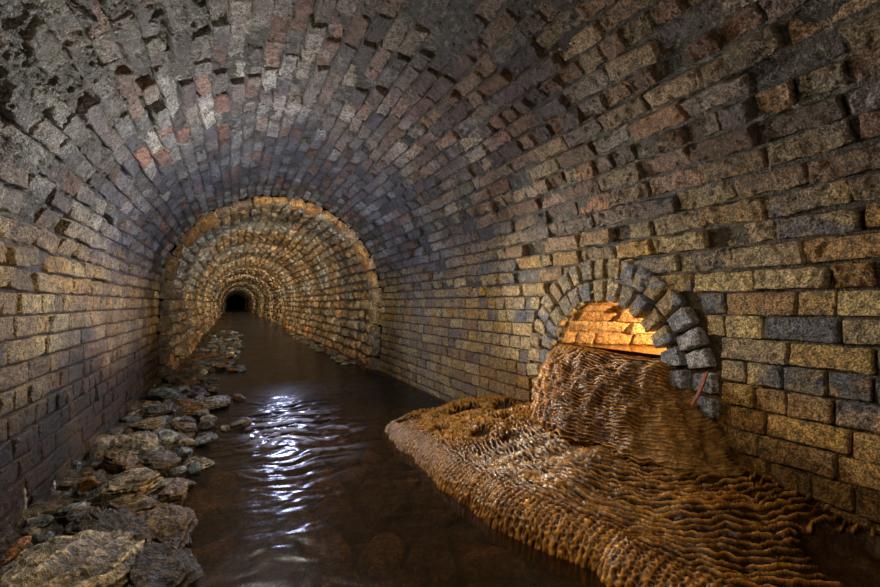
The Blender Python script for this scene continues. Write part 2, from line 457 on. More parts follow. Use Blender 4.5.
# barrel of the inlet, running back askew
AX = Vector((0.68, -0.73, 0)).normalized()
def M_barrel(P, Q, h):       # P along the section from the far jamb over the crown, Q along the axis
    r = AR0 + 0.004
    jb = 0.25
    th = (P - jb) / r
    ra = r - h
    far = P < jb; near = P > jb + PI * r
    yy = np.where(far, ra, np.where(near, -ra, ra * np.cos(th)))
    zz = np.where(far, P - jb, np.where(near, -(P - jb - PI * r), ra * np.sin(th)))
    x = XR + Q * AX.x - 0.0; y = AY + yy + Q * AX.y
    return np.stack([x + 0 * P, y, AZ + zz], -1)
def col_barrel(co, P, Q, r1, r2, mortar):
    x, y, z = co[..., 0], co[..., 1], co[..., 2]
    n2 = fbm(x * 9, y * 9, z * 9, 3, 86)
    col = lerpcol([(.48, .32, .16), (.42, .26, .11), (.52, .37, .20), (.38, .21, .09), (.45, .30, .16)], r1)
    col = mix(col, (.30, .13, .04), sstep(0.1, 0.4, n2) * 0.5)
    if mortar: col = np.array((.20, .11, .04)) + 0 * co
    return np.clip(col * (1 + 0.3 * n2)[..., None], .004, .9), 0.5 + 0 * x
acc = Acc(); TL = 0.5 + PI * (AR0 + .004)
B = bricks(courses(0, TL, 0.078), 0.02, 2.4, 0.003, 0.15, 0.004, 0.003, 0.02, seed=55, blen=0.2)
lay(acc, B, 7, 12, M_barrel, col_barrel, r=0.006, rough=0.003, wob=0.004, seed=56, skirt=0.03, flip=True)
sheet(acc, 0, TL, 0.02, 2.4, 0.03, 0.03, M_barrel, col_barrel, lambda P, Q: -0.010 + 0 * P, flip=True)
acc.build('wall_inlet', M_BRICK, kind='structure')
# ------------------------------------------------------------------ ochre flowstone
def normals_of(co):
    du = np.gradient(co, axis=0); dv = np.gradient(co, axis=1)
    n = np.cross(du, dv); n /= np.maximum(np.linalg.norm(n, axis=-1, keepdims=True), 1e-9)
    return n
def gours(d, a, amp, seed, wx, wy, sharp=2.2):
    """little rimstone steps: d distance down the flow, a position across it"""
    sc, _, _ = worley(wx * 3.2, wy * 3.2, seed + 5)
    sc2, _, _ = worley(wx * 8.0, wy * 8.0, seed + 6)
    ph = d + 0.9 * fbm(wx * 1.0, wy * 1.0, .5, 3, seed) + 0.75 * sc + 0.14 * sc2
    f = ph - np.floor(ph)
    ridge = np.exp(-((f - 0.5) * 8.0) ** 2) * 1.15 + 0.30 * np.maximum(0, 1 - f * 1.6)
    cid = np.floor(ph)
    seg = 0.75 + 0.30 * vnoise(a + cid * 3.7, cid * 1.9, .2, seed + 3)
    return amp * ridge * seg

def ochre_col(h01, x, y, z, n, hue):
    dark = np.array((.016, .006, .002)); mid = np.array((.13, .052, .010)); hi = np.array((.52, .25, .045))  # crests painted bright and troughs dark, as grazing light leaves them
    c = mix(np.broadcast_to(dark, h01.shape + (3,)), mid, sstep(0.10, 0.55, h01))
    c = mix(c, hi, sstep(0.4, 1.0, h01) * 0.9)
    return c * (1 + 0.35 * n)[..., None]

# lower shelf, spreading along the foot of the right wall
nV, nU = 760, 270
yv = np.linspace(-0.6, 3.08, nV)
yv = np.concatenate([np.linspace(-1.2, 0.45, 60, endpoint=False), np.linspace(0.45, 3.12, 700)])
nV = len(yv); tu = np.linspace(0, 1, nU)
Y, T = np.meshgrid(yv, tu, indexing='ij')
def front_x(y):
    base = np.interp(y, [-1.2, 0.3, 0.8, 1.0, 1.08, 1.22, 1.43, 1.8, 2.2, 2.6, 2.85, 3.0, 3.12],
                        [1.30, 1.20, 1.06, 0.97, 1.00, 0.93, 0.86, 0.84, 0.85, 0.86, 0.92, 1.08, 1.45])
    return base
FX = front_x(Y) + 0.034 * fbm(Y * 7, 0 * Y, 0 * Y + .4, 3, 120) + 0.035 * vnoise(Y * 3.2, 0 * Y, 0 * Y + .9, 121)
topz = np.interp(Y, [-1.2, 0.4, 0.7, 1.0, 1.4, 2.0, 2.5, 2.85, 3.0, 3.12], [0.10, .145, .16, .215, .245, .215, .165, .125, .07, 0.0])
face = 0.30
ang = np.clip(T / face, 0, 1) * PI / 2
rx = 0.14; 
zf = np.sin(ang) ** 0.9
edge_z = topz * 0.50
Z = np.where(T < face, -0.05 + (edge_z + 0.05) * zf, edge_z + (topz - edge_z) * sstep(face, 0.95, T) )
X = np.where(T < face, FX + rx * (1 - np.cos(ang)), FX + rx + (XR + 0.03 - FX - rx) * (T - face) / (1 - face))
Z = Z + (0.030 * fbm(X * 5, Y * 5, .3, 3, 122) + 0.016 * fbm(X * 14, Y * 14, .3, 2, 124)) * sstep(0.1, 0.5, T)
# small bowl at the lower right of the shelf, and scour pools on the tip
def bowl(cx, cy, rx_, ry_, dep):
    d = np.hypot((X - cx) / rx_, (Y - cy) / ry_) + 0.15 * fbm(X * 12, Y * 12, .1, 2, 123)
    return -dep * sstep(1.05, 0.7, d), (d < 0.95)
pools = np.zeros_like(X); pm = np.zeros_like(X, bool)
for b in ((1.07, 2.78, .09, .10, .030), (1.27, 2.90, .10, .08, .03), (1.40, 2.62, .12, .11, .04), (1.10, 2.36, .055, .06, .022), (1.22, 2.12, .06, .06, .022),
          (1.60, 2.42, .09, .12, .04), (1.28, 1.92, .05, .05, .018), (1.56, 0.60, .13, .16, .06), (1.42, 2.20, .06, .06, .02)):
    b = (b[0], b[1], b[2] * 1.15, b[3] * 1.15, b[4] * (1.7 if b[1] > 1.5 else 1.0)); p_, m_ = bowl(*b); pools += p_; pm |= m_
base = np.stack([X, Y, Z + pools], -1)
nrm = -normals_of(base)
if nrm[nV // 2, nU // 2, 2] < 0: nrm = -nrm
dm = np.hypot((X - 1.72) * 1.15, (Y - 1.72) * 0.8)
g1 = gours(dm * 42, np.arctan2(Y - 1.72, X - 1.72) * 16, 1.0, 130, X * 6, Y * 6)
f1, f2, _ = worley(X * 30 + fbm(X * 20, Y * 20, 0, 2, 7) * 1.2, Y * 34, 131)
g1_, g2_, _ = worley(X * 70, Y * 75 + T * 9, 137)
net = np.exp(-((f2 - f1) * 5.5) ** 2)
tipw = sstep(1.75, 2.25, Y)
# flutes down the front face
fl = 0.5 + 0.5 * np.sin(Y * 240 + 5 * fbm(Y * 9, T * 4, .5, 3, 133) + 2.5 * fbm(Y * 30, T * 12, .2, 2, 134))
knob = np.exp(-((g2_ - g1_) * 3.2) ** 2)
facew = sstep(face * 1.15, face * 0.6, T)
hm = (g1 * (1 - tipw) + net * tipw)
hm = hm * (1 - facew) + facew * (0.45 * fl + 0.55 * knob)
hm = hm * np.where(pm, 0.08, 1.0)
hm2 = hm + 0.22 * fbm(X * 60, Y * 60, Z * 60, 3, 135) * np.where(pm, 0.1, 1)
amp = 0.016 * (1 - facew) + 0.011 * facew + 0.013 * tipw * (1 - facew)
co = base + nrm * (hm2 * amp)[..., None]
nn = fbm(X * 9, Y * 9, Z * 9, 3, 136)
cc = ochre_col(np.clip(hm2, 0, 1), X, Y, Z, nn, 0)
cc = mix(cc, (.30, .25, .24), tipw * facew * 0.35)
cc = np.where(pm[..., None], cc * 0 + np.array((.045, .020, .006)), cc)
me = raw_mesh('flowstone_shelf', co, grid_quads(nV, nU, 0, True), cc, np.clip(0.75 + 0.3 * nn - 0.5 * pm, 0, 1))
shelf = link('flowstone_shelf', me, M_OCHRE)
tag(shelf, 'broad low shelf of rippled orange-brown mineral flowstone spreading into the stream', 'flowstone')

# upper cascade pouring from the inlet
nA, nT = 520, 360
A = np.linspace(0, PI, nA)[:, None] + np.zeros((1, nT)); Tt = np.linspace(0, 1, nT)[None, :] + np.zeros((nA, 1))
prof = Tt
cy = 1.705 - 0.115 * prof
hw = np.where(A < PI / 2, 0.385 + 0.20 * prof ** 0.9, 0.365 + 0.24 * prof ** 1.5)
out_ = 0.030 + 0.30 * np.sin(np.clip(prof, 0, 1) * PI / 2) ** 0.85
sup = 0.75
ca, sa = np.cos(A), np.sin(A)
Yc = cy + hw * np.sign(ca) * np.abs(ca) ** 0.85
Xc = XR + 0.02 - (out_ + 0.02) * np.abs(sa) ** sup
ztop = 0.605 + 0.02 * np.sin(A * 2) - 0.0 * A
rim = np.interp(Yc[:, :1], [1.2, 1.30, 1.36, 1.45, 1.7, 2.0, 2.10, 2.2], [0.50, .550, .585, .590, .592, .594, .585, .54])
Zc = rim + (0.15 - rim) * (prof ** 1.15)
undr = sstep(0.80, 1.0, prof)
Xc = Xc + 0.13 * undr * sa
Zc = Zc + 0.012 * fbm(Yc * 6, Xc * 6, Zc * 6, 3, 140)
base = np.stack([Xc, Yc, Zc], -1)
nrm = normals_of(base)
if nrm[nA // 2, nT // 2, 0] > 0: nrm = -nrm
topf = sstep(0.0, 0.12, prof)[..., None]
lumps = fbm(Yc * 8, Zc * 8, Xc * 8, 3, 141)
leftw = sstep(1.62, 1.95, Yc)
r1_ = gours(prof * 34, A * 9, 1.0, 142, Yc * 7, Zc * 7)
fl = 0.5 + 0.5 * np.sin(A * 46 + 4 * fbm(Yc * 8, Zc * 5, .5, 3, 143))
f1, f2, _ = worley(Yc * 60, Zc * 34 + fbm(Yc * 9, Zc * 9, 0, 2, 9), 144)
hm = r1_ * (0.75 - 0.45 * leftw) + leftw * 0.75 * fl * (0.5 + 0.5 * (f2 - f1)) + 0.45 * np.exp(-((f2 - f1) * 4) ** 2) * (0.35 + leftw * 0.4)
hm2 = hm + 0.3 * fbm(Yc * 55, Zc * 40, Xc * 55, 3, 145)
co = base + nrm * (0.050 * lumps + 0.022 * fbm(Yc * 19, Zc * 15, Xc * 19, 2, 148) + 0.0125 * hm2)[..., None] * (0.15 + 0.85 * topf)
nn = fbm(Yc * 9, Zc * 9, Xc * 9, 3, 146)
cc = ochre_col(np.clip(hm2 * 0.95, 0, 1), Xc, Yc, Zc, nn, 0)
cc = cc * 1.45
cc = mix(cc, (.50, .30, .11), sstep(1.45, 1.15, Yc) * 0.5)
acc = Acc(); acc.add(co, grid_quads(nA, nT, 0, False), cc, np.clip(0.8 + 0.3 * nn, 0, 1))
# lip running back into the inlet under the pool
nL = 40
tl = np.linspace(0, 1, nL)[None, :]
top = co[:, 0, :][:, None, :]
back = top + np.stack([0.45 * tl + 0 * top[..., 0], -0.45 * tl + 0 * top[..., 0], -0.012 * sstep(0, 0.12, tl) - 0.10 * tl + 0 * top[..., 0]], -1)
bn = fbm(back[..., 0] * 20, back[..., 1] * 20, .4, 3, 147)
back[..., 2] += 0.010 * bn * sstep(0, 0.1, tl)
acc.add(back, grid_quads(nA, nL, 0, True), ochre_col(0.4 + 0.3 * bn, 0, 0, 0, bn, 0), 0.8 + 0 * bn)
casc = acc.build('flowstone_cascade', M_OCHRE)
tag(casc, 'tall bulging mound of glistening ochre flowstone pouring out of the side inlet', 'flowstone')

# ------------------------------------------------------------------ water
def water_mat(name, tint, rough, murk=(0.05, 0.035, 0.02), murkf=0.35, foam_glow=False, bump=0.3, bscale=14):
    m, nt, out = new_mat(name); L = nt.links.new
    gl = N(nt, 'ShaderNodeBsdfGlossy'); gl.inputs['Roughness'].default_value = rough; gl.inputs['Color'].default_value = (.55, .56, .60, 1)
    tr = N(nt, 'ShaderNodeBsdfTransparent'); tr.inputs['Color'].default_value = tint + (1,)
    df = N(nt, 'ShaderNodeBsdfDiffuse'); df.inputs['Color'].default_value = murk + (1,)
    mx = N(nt, 'ShaderNodeMixShader'); mx.inputs[0].default_value = murkf
    L(tr.outputs[0], mx.inputs[1]); L(df.outputs[0], mx.inputs[2])
    geo = N(nt, 'ShaderNodeNewGeometry')
    mp = N(nt, 'ShaderNodeMapping'); mp.inputs['Scale'].default_value = (1.0, 0.55, 1)
    L(geo.outputs['Position'], mp.inputs['Vector'])
    ns = N(nt, 'ShaderNodeTexNoise'); ns.inputs['Scale'].default_value = bscale; ns.inputs['Detail'].default_value = 3; L(mp.outputs[0], ns.inputs['Vector'])
    bp = N(nt, 'ShaderNodeBump'); bp.inputs['Strength'].default_value = bump; bp.inputs['Distance'].default_value = 0.01
    L(ns.outputs[0], bp.inputs['Height']); L(bp.outputs[0], gl.inputs['Normal'])
    fr = N(nt, 'ShaderNodeFresnel'); fr.inputs['IOR'].default_value = 1.33; L(bp.outputs[0], fr.inputs['Normal'])
    base = mx.outputs[0]
    if foam_glow:
        at = N(nt, 'ShaderNodeAttribute', attribute_name='wet')
        fd = N(nt, 'ShaderNodeBsdfDiffuse'); fd.inputs['Color'].default_value = (.36, .38, .60, 1)  # blue tint paints the cool reflected glow into the foam
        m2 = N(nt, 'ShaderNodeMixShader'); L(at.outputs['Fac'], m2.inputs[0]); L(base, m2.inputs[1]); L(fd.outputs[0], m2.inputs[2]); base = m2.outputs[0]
    fin = N(nt, 'ShaderNodeMixShader'); L(fr.outputs[0], fin.inputs[0]); L(base, fin.inputs[1]); L(gl.outputs[0], fin.inputs[2])
    L(fin.outputs[0], out.inputs[0])
    return m
M_WATER = water_mat('stream_water', (.62, .47, .29), 0.22, murk=(.03, .02, .01), murkf=0.3, foam_glow=True)
M_POOL = water_mat('inlet_pool_water', (.9, .62, .3), 0.03, murk=(.45, .22, .06), murkf=0.75, bump=0.05)

ys = np.concatenate([np.linspace(-1.5, 0.9, 60, endpoint=False), np.linspace(0.9, 5.0, 560, endpoint=False), np.linspace(5.0, 14, 260, endpoint=False), np.linspace(14, 69, 80)])
xs = np.linspace(0, 1, 330)
Yw, Xw = np.meshgrid(ys, xs, indexing='ij')
nar = sstep(5.3, 5.7, Yw); Xw = (-0.62 + 0.07 * nar) * (1 - Xw) + (1.66 - 0.09 * nar) * Xw
turb = np.exp(-(((Xw - 0.42) / 0.42) ** 2)) * (0.12 + 1.0 * np.exp(-(((Yw - 3.15) / 0.75) ** 2)) + 0.25 * np.exp(-(((Yw - 1.9) / 0.5) ** 2)))
wx = Xw + 0.10 * fbm(Xw * 3, Yw * 3, .1, 2, 160); wy = Yw + 0.16 * fbm(Xw * 3.5, Yw * 2.5, .6, 2, 161)
wv = fbm(wx * 5.0, wy * 13.0, .3, 2, 162) + 0.35 * fbm(wx * 14, wy * 26, .9, 2, 163)
Zw = 0.026 * turb * wv + 0.0025 * fbm(Xw * 6, Yw * 8, .5, 2, 164) * sstep(14, 8, Yw)
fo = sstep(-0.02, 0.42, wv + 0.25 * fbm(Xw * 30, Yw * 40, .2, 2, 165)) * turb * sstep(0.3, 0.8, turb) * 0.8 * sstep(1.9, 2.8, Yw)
me = raw_mesh('stream', np.stack([Xw, Yw, Zw], -1), grid_quads(len(ys), len(xs), 0, True), None, fo)
st = link('stream', me, M_WATER)
tag(st, 'dark shallow stream running along the tunnel floor with bluish ripples', 'water', kind='stuff')

bmn = bmesh.new()
pv = [(XR + 0.03, 2.08), (XR + 0.03, 1.385), (XR + 1.7, 1.385 - 1.79), (XR + 1.7, 2.08 - 1.79)]
fvs = [bmn.verts.new((x, y, 0.598)) for x, y in pv]; bmn.faces.new(fvs)
me = bpy.data.meshes.new('inlet_pool'); bmn.to_mesh(me); bmn.free()
pool = link('inlet_pool', me, M_POOL)
tag(pool, 'still orange pool held back inside the lit side inlet', 'water', kind='stuff')

# ------------------------------------------------------------------ stream bed and the rubble bench on the left
ys = np.concatenate([np.linspace(-1.5, 1.0, 60, endpoint=False), np.linspace(1.0, 5.5, 330, endpoint=False), np.linspace(5.5, 14, 240, endpoint=False), np.linspace(14, 70, 90)])
xs = np.linspace(-0.75, 1.77, 210)
Yf, Xf = np.meshgrid(ys, xs, indexing='ij')
edge = np.interp(Yf, [-1.5, 1.5, 2.5, 3.5, 4.7, 5.6, 7, 9, 14, 70], [-.22, -.16, -.20, -.18, -.12, -.28, -.02, .04, .0, .0]) + 0.06 * fbm(Yf * 2, 0 * Yf, 0 * Yf, 3, 170)
bench = sstep(0.10, -0.12, Xf - edge)
f1, f2, cid = worley(Xf * 5.5, Yf * 4.0, 171)
slab = sstep(0.02, 0.22, f2 - f1)
Zf = -0.095 + 0.035 * slab * (0.4 + cid) + 0.012 * fbm(Xf * 16, Yf * 16, .2, 3, 172)
Zf = Zf + bench * (0.105 + 0.03 * fbm(Xf * 6, Yf * 6, .5, 3, 173) + 0.03 * fbm(Xf * 20, Yf * 20, .5, 3, 174))
Zf = Zf + 0.05 * sstep(1.48, 1.62, Xf) * sstep(5.6, 6.0, Yf)
n2 = fbm(Xf * 8, Yf * 8, .4, 3, 175)
cf = mix(lerpcol([(.24, .15, .07), (.12, .085, .045), (.30, .19, .085), (.17, .12, .07)], cid), (.03, .024, .018), 1 - slab * 0.85)
cf = mix(cf, (.045, .036, .026), bench * 0.9)
rust = sstep(6.0, 6.4, Yf) * sstep(8.2, 7.0, Yf) * bench * sstep(-0.1, 0.3, n2 + 0.1)
cf = mix(cf, (.30, .12, .03), rust * 0.8)
me = raw_mesh('floor', np.stack([Xf, Yf, Zf], -1), grid_quads(len(ys), len(xs), 0, True), cf * (1 + .5 * n2)[..., None], 0.7 + 0 * Xf)
link('floor', me, M_ROCK, kind='structure')

# ------------------------------------------------------------------ rocks
def ground(px, py, z=0.0):
    """the point at height z that shows at a pixel of the photograph"""
    d = (H - z) * F / (py - 303.0); lat = (px - 440.0) / F * d
    return (d * math.sin(YAW) + lat * math.cos(YAW), d * math.cos(YAW) - lat * math.sin(YAW))

def rock_mesh(seed, sub=4, strata=1.0, tone=None):
    rs = random.Random(seed); rg = np.random.default_rng(seed)
    bm = bmesh.new(); bmesh.ops.create_icosphere(bm, subdivisions=sub, radius=1)
    v = np.array([x.co[:] for x in bm.verts])
    tris = np.array([[x.index for x in f.verts] for f in bm.faces]); bm.free()
    for _ in range(9):                                        # broken faces
        n = rg.normal(size=3); n /= np.linalg.norm(n); dd = rg.uniform(0.55, 0.85)
        t = v @ n; over = np.maximum(t - dd, 0); v = v - over[:, None] * n * 0.9
    o = rg.uniform(0, 50, 3)
    bed = v[:, 2] * 4.0 + 0.9 * fbm(v[:, 0] * 1.1 + o[0], v[:, 1] * 1.1, v[:, 2] + o[1], 3, seed)
    st_ = (bed - np.floor(bed)) ** 1.5
    rid = 1 - np.abs(fbm(v[:, 0] * 2.3 + o[0], v[:, 1] * 1.2 + o[2], v[:, 2] * 4.0 + o[1], 3, seed + 6))
    big = fbm(v[:, 0] * 1.6 + o[0], v[:, 1] * 1.6 + o[1], v[:, 2] * 1.6 + o[2], 4, seed + 1)
    r = 1 + 0.26 * big + 0.13 * strata * (st_ - 0.5) + 0.16 * (rid - 0.8)
    v = v * r[:, None]
    c0, c1 = tone if tone else ((.30, .235, .14), (.19, .165, .125))
    n = fbm(v[:, 0] * 2 + o[2], v[:, 1] * 2, v[:, 2] * 2, 3, seed + 2)
    col = mix(np.broadcast_to(np.array(c0), v.shape), c1, sstep(-0.4, 0.4, n)) * (0.35 + 0.8 * st_)[:, None] * (0.55 + 0.45 * sstep(0.6, 0.95, rid))[:, None]
    me = bpy.data.meshes.new('rock')
    me.from_pydata(v.tolist(), [], tris.tolist())
    me.polygons.foreach_set('use_smooth', np.ones(len(tris), bool))
    c = np.ones((len(v), 4), dtype=np.float32); c[:, :3] = np.clip(col, 0, 1)
    at = me.attributes.new('Col', 'FLOAT_COLOR', 'POINT'); at.data.foreach_set('color', c.ravel())
    at = me.attributes.new('wet', 'FLOAT', 'POINT'); at.data.foreach_set('value', np.full(len(v), 0.55, dtype=np.float32))
    me.materials.append(M_ROCK)
    return me
PALE = ((.42, .33, .20), (.30, .26, .19)); DARK = ((.13, .10, .06), (.08, .07, .055)); GREY = ((.25, .26, .25), (.17, .18, .18))
BRN = ((.25, .16, .08), (.17, .11, .06)); RUST = ((.42, .20, .06), (.26, .12, .04)); BLUEG = ((.22, .26, .29), (.13, .15, .17))
def rock(name, px, py, size, rotz, tone, label, seed, zc=None, tilt=(0, 0), group=None, cat='rock', me=None):
    z0 = 0.03 if zc is None else zc
    x, y = ground(px, py, z0)
    o = bpy.data.objects.new(name, me or rock_mesh(seed, 6 if max(size) > 0.19 else 5, 1.0, tone)); COL.objects.link(o)
    x = max(x, XL + size[0] * 0.75)
    o.location = (x, y, z0); o.scale = size; o.rotation_euler = (tilt[0], tilt[1], rotz)
    tag(o, label, cat, group)
    return o
near = [
 ('boulder', 62, 590, (.145, .29, .125), -0.3, ((.62, .49, .30), (.46, .38, .27)), 'large pale tan cracked boulder in the lower left corner', 501, .06),
 ('boulder', 108, 536, (.12, .20, .085), 0.35, DARK, 'dark curved banded boulder directly behind the pale corner boulder', 502, .04),
 ('rock', 168, 526, (.085, .21, .05), 0.15, BRN, 'long tan slab edging the water right of the dark banded boulder', 503, .03),
 ('rock', 162, 572, (.10, .20, .06), 0.2, DARK, 'dark ridged rock at the water edge at the bottom of the picture', 504, .02),
 ('rock', 132, 486, (.12, .17, .07), 0.4, PALE, 'pale grooved rock above the dark banded boulder', 505, .05),
 ('rock', 176, 492, (.065, .12, .06), 0.1, BRN, 'rounded brown rock at the water edge above the long slab', 506, .03),
 ('rock', 200, 463, (.07, .10, .035), -0.2, PALE, 'flat pale rock poking out of the water by itself', 507, .005),
 ('pebble', 50, 537, (.030, .042, .025), 0.4, GREY, 'small pale grey pebble lodged against the foot of the left wall', 508, .08),
 ('rock', 122, 462, (.09, .14, .06), 0.3, BRN, 'brown rock against the wall below the white lime drips', 509, .05),
 ('rock', 160, 462, (.08, .14, .05), 0.5, DARK, 'dark wet rock between the wall and the lone flat pale rock', 510, .03),
 ('rock', 138, 444, (.10, .17, .055), 0.55, PALE, 'pale layered slab leaning on the wall foot mid way along the rubble', 511, .05),
 ('rock', 168, 440, (.08, .15, .045), 0.4, GREY, 'grey layered slab beside the pale leaning slab', 512, .04),
 ('rock', 150, 424, (.11, .18, .05), 0.6, PALE, 'pale streaked slab above the grey layered slab', 513, .05),
 ('rock', 186, 452, (.045, .07, .03), 0.1, BLUEG, 'small blue-grey wet cobble just left of the lone flat pale rock', 514, .02),
 ('rock', 215, 404, (.115, .20, .065), -0.25, PALE, 'flat cream rock standing alone in the shallow water, left of the ripples', 515, .02),
 ('rock', 241, 398, (.055, .085, .04), 0.2, RUST, 'small rusty rock furthest right in the shallow water', 516, .01),
 ('rock', 241, 424, (.085, .09, .035), 0.0, BRN, 'small brown rock just in front of the rusty one in the shallow water', 517, .005),
 ('rock', 226, 428, (.03, .05, .025), 0.0, PALE, 'tiny pale cobble between the cream rock and the brown one', 518, .005),
 ('rock', 190, 409, (.12, .20, .06), 0.45, RUST, 'reddish-brown layered slab left of the cream rock', 519, .04),
 ('rock', 166, 396, (.13, .20, .06), 0.6, BLUEG, 'grey-green flat slab against the brick wall just before the stone section', 520, .05),
 ('rock', 158, 412, (.10, .17, .055), 0.4, DARK, 'dark slab under the grey-green flat one', 521, .05),
 ('rock', 193, 384, (.14, .16, .05), 0.2, BRN, 'brown flat rock where the brick wall meets the stone wall', 522, .03),
 ('rock', 173, 380, (.10, .20, .06), 0.1, DARK, 'dark rock pressed into the corner where brick meets stone', 523, .05),
 ('rock', 185, 427, (.07, .12, .04), 0.5, BRN, 'brown slab behind the cream rock, nearer the wall', 524, .03),
 ('rock', 208, 438, (.08, .11, .03), 0.3, DARK, 'low dark rock half sunk between cream rock and lone flat rock', 525, .0),
 ('rock', 97, 492, (.08, .13, .06), 0.2, DARK, 'dark rock in the shadowed gap at the foot of the left wall', 526, .03),
 ('rock', 136, 508, (.08, .14, .05), 0.6, BRN, 'brown banded rock between the dark boulder and the pale grooved rock', 527, .03),
 ('pebble', 92, 483, (.035, .045, .03), 0.6, RUST, 'small rusty cobble against the left wall foot', 528, .08),
]
for (nm, px, py, sz, rz, tone, lab, sd, zc) in near:
    rock(nm, px, py, sz, rz, tone, lab, sd, zc, (random.uniform(-.12, .12), random.uniform(-.15, .15)), cat='pebble' if nm == 'pebble' else 'rock')
# orange brick shard in the corner
x, y = ground(34, 562, .10)
sh = rock_mesh(540, 3, 0.3, ((.62, .26, .07), (.50, .20, .06)))
o = bpy.data.objects.new('brick_shard', sh); COL.objects.link(o); o.location = (-.545, 1.665, .135); o.scale = (.016, .058, .016); o.rotation_euler = (0.25, 0.1, -0.25)
tag(o, 'bright orange sliver of broken brick lying in the lower left corner', 'brick')

variants = [rock_mesh(600 + i, 3, 1.0, t) for i, t in enumerate((PALE, GREY, DARK, BRN, GREY, PALE, RUST, BLUEG, BRN))]
placed = []
def scatter(n, xr, yr, size, zr, label, group, seed, vs, name='cobble'):
    rs = random.Random(seed); k = 0; tries = 0
    while k < n and tries < n * 60:
        tries += 1
        y = yr[0] + (yr[1] - yr[0]) * rs.random() ** 1.15; x = rs.uniform(*(xr(y) if callable(xr) else xr)); s = rs.uniform(*size)
        if any((x - a) ** 2 + (y - b) ** 2 < (0.75 * (s + c)) ** 2 for a, b, c in placed): continue
        placed.append((x, y, s)); k += 1
        o = bpy.data.objects.new(name, variants[rs.choice(vs)]); COL.objects.link(o)
        o.location = (x, y, rs.uniform(*zr)); o.scale = (s * rs.uniform(.7, 1.1), s * rs.uniform(.9, 1.5), s * rs.uniform(.35, .6)); o.rotation_euler = (rs.uniform(-.2, .2), rs.uniform(-.2, .2), rs.uniform(-.7, .7))
        tag(o, label, 'rock', group)
for o in list(COL.objects):
    if o.get('category') in ('rock', 'pebble'): placed.append((o.location.x, o.location.y, max(o.scale[0], o.scale[1]) * .8))
scatter(90, (-.66, -.14), (1.2, 5.4), (.035, .075), (.02, .05), 'small wet cobble wedged among the slabs along the brick left wall', 'small cobbles along the brick left wall', 61, (2, 3, 4, 2, 0, 7))
scatter(40, (-.50, .12), (5.9, 8.5), (.045, .095), (.01, .05), 'grey cobble on the left bank just inside the stone tunnel', 'cobbles on the left bank just inside the stone tunnel', 62, (1, 4, 7, 0, 1, 6))
scatter(46, (-.50, .16), (8.5, 14), (.06, .12), (.01, .05), 'small pale cobble far down the left bank of the stone tunnel', 'cobbles far down the left bank', 63, (1, 4, 0, 7))
scatter(26, (1.36, 1.52), (6.0, 13), (.05, .11), (-.01, .03), 'cobble at the foot of the right stone wall', 'cobbles at the foot of the right stone wall', 64, (0, 1, 3, 5))

# ------------------------------------------------------------------ lime drips on the left wall, rusty strap by the arch
def simple_mat(name, col, rough=0.4, scale=90):
    m, nt, out = new_mat(name); L = nt.links.new
    bs = N(nt, 'ShaderNodeBsdfPrincipled'); L(bs.outputs[0], out.inputs[0]); bs.inputs['Roughness'].default_value = rough
    geo = N(nt, 'ShaderNodeNewGeometry'); ns = N(nt, 'ShaderNodeTexNoise'); ns.inputs['Scale'].default_value = scale; L(geo.outputs['Position'], ns.inputs['Vector'])
    cr = N(nt, 'ShaderNodeMix', data_type='RGBA'); L(ns.outputs[0], cr.inputs[0])
    cr.inputs[6].default_value = tuple(c * 0.6 for c in col) + (1,); cr.inputs[7].default_value = tuple(min(1, c * 1.3) for c in col) + (1,)
    L(cr.outputs[2], bs.inputs['Base Color'])
    bp = N(nt, 'ShaderNodeBump'); bp.inputs['Distance'].default_value = 0.004; L(ns.outputs[0], bp.inputs['Height']); L(bp.outputs[0], bs.inputs['Normal'])
    return m
M_LIME = simple_mat('lime', (.62, .60, .66), 0.25)
M_RUST = simple_mat('rust', (.26, .06, .025), 0.6, 160)
def drip(px, py0, py1, w=0.005):
    # on the left wall plane
    phi = math.atan((px - 440) / F) + YAW
    y = XL / math.tan(phi); dist = math.hypot(XL, y); dep = dist * math.cos(math.atan((px - 440) / F))
    z0 = H - (py0 - 303) / F * dep; z1 = H - (py1 - 303) / F * dep
    n = 14; m = 8; t = np.linspace(0, 1, n)[:, None]; a = np.linspace(0, 2 * PI, m + 1)[None, :-1]
    rr = w * (0.55 + 0.9 * t * (1 - t) * 2 + 0.3 * np.sin(t * 17 + px)) * sstep(0, 0.08, t) * sstep(1, 0.9, t) + 0.0004
    co = np.stack([XL + 0.016 + rr * np.cos(a), y + rr * np.sin(a) + 0.004 * np.sin(t * 5 + px) + 0 * a, z0 + (z1 - z0) * t + 0 * a], -1)
    i = np.arange(n - 1)[:, None]; j = np.arange(m)[None, :]; jn = (j + 1) % m
    q = np.stack([i * m + j, (i + 1) * m + j, (i + 1) * m + jn, i * m + jn], -1)
    return link('lime_drip', raw_mesh('lime_drip', co, q, None, None), M_LIME)
for px, a, b, lab in ((10, 529, 552, 'white lime drip on the left wall nearest the lower left corner'), (23, 486, 509, 'white lime drip left of and above the corner one'),
        (20, 544, 570, 'faint lime streak just above the orange brick sliver'), (53, 479, 492, 'short white lime drip low on the left wall beyond the corner boulder'),
        (96, 441, 453, 'tiny lime streak below the long bright drip'), (106, 441, 457, 'bright white lime drip close above the rubble on the left wall'),
        (117, 424, 436, 'short lime drip half way along the left wall'), (131, 414, 425, 'lime drip just above the pale leaning slab'),
        (142, 399, 408, 'small lime drip on the last brick stretch of the left wall'), (154, 384, 390, 'furthest small lime drip before the stone wall')):
    tag(drip(px, a, b, 0.0048), lab, 'lime drip')
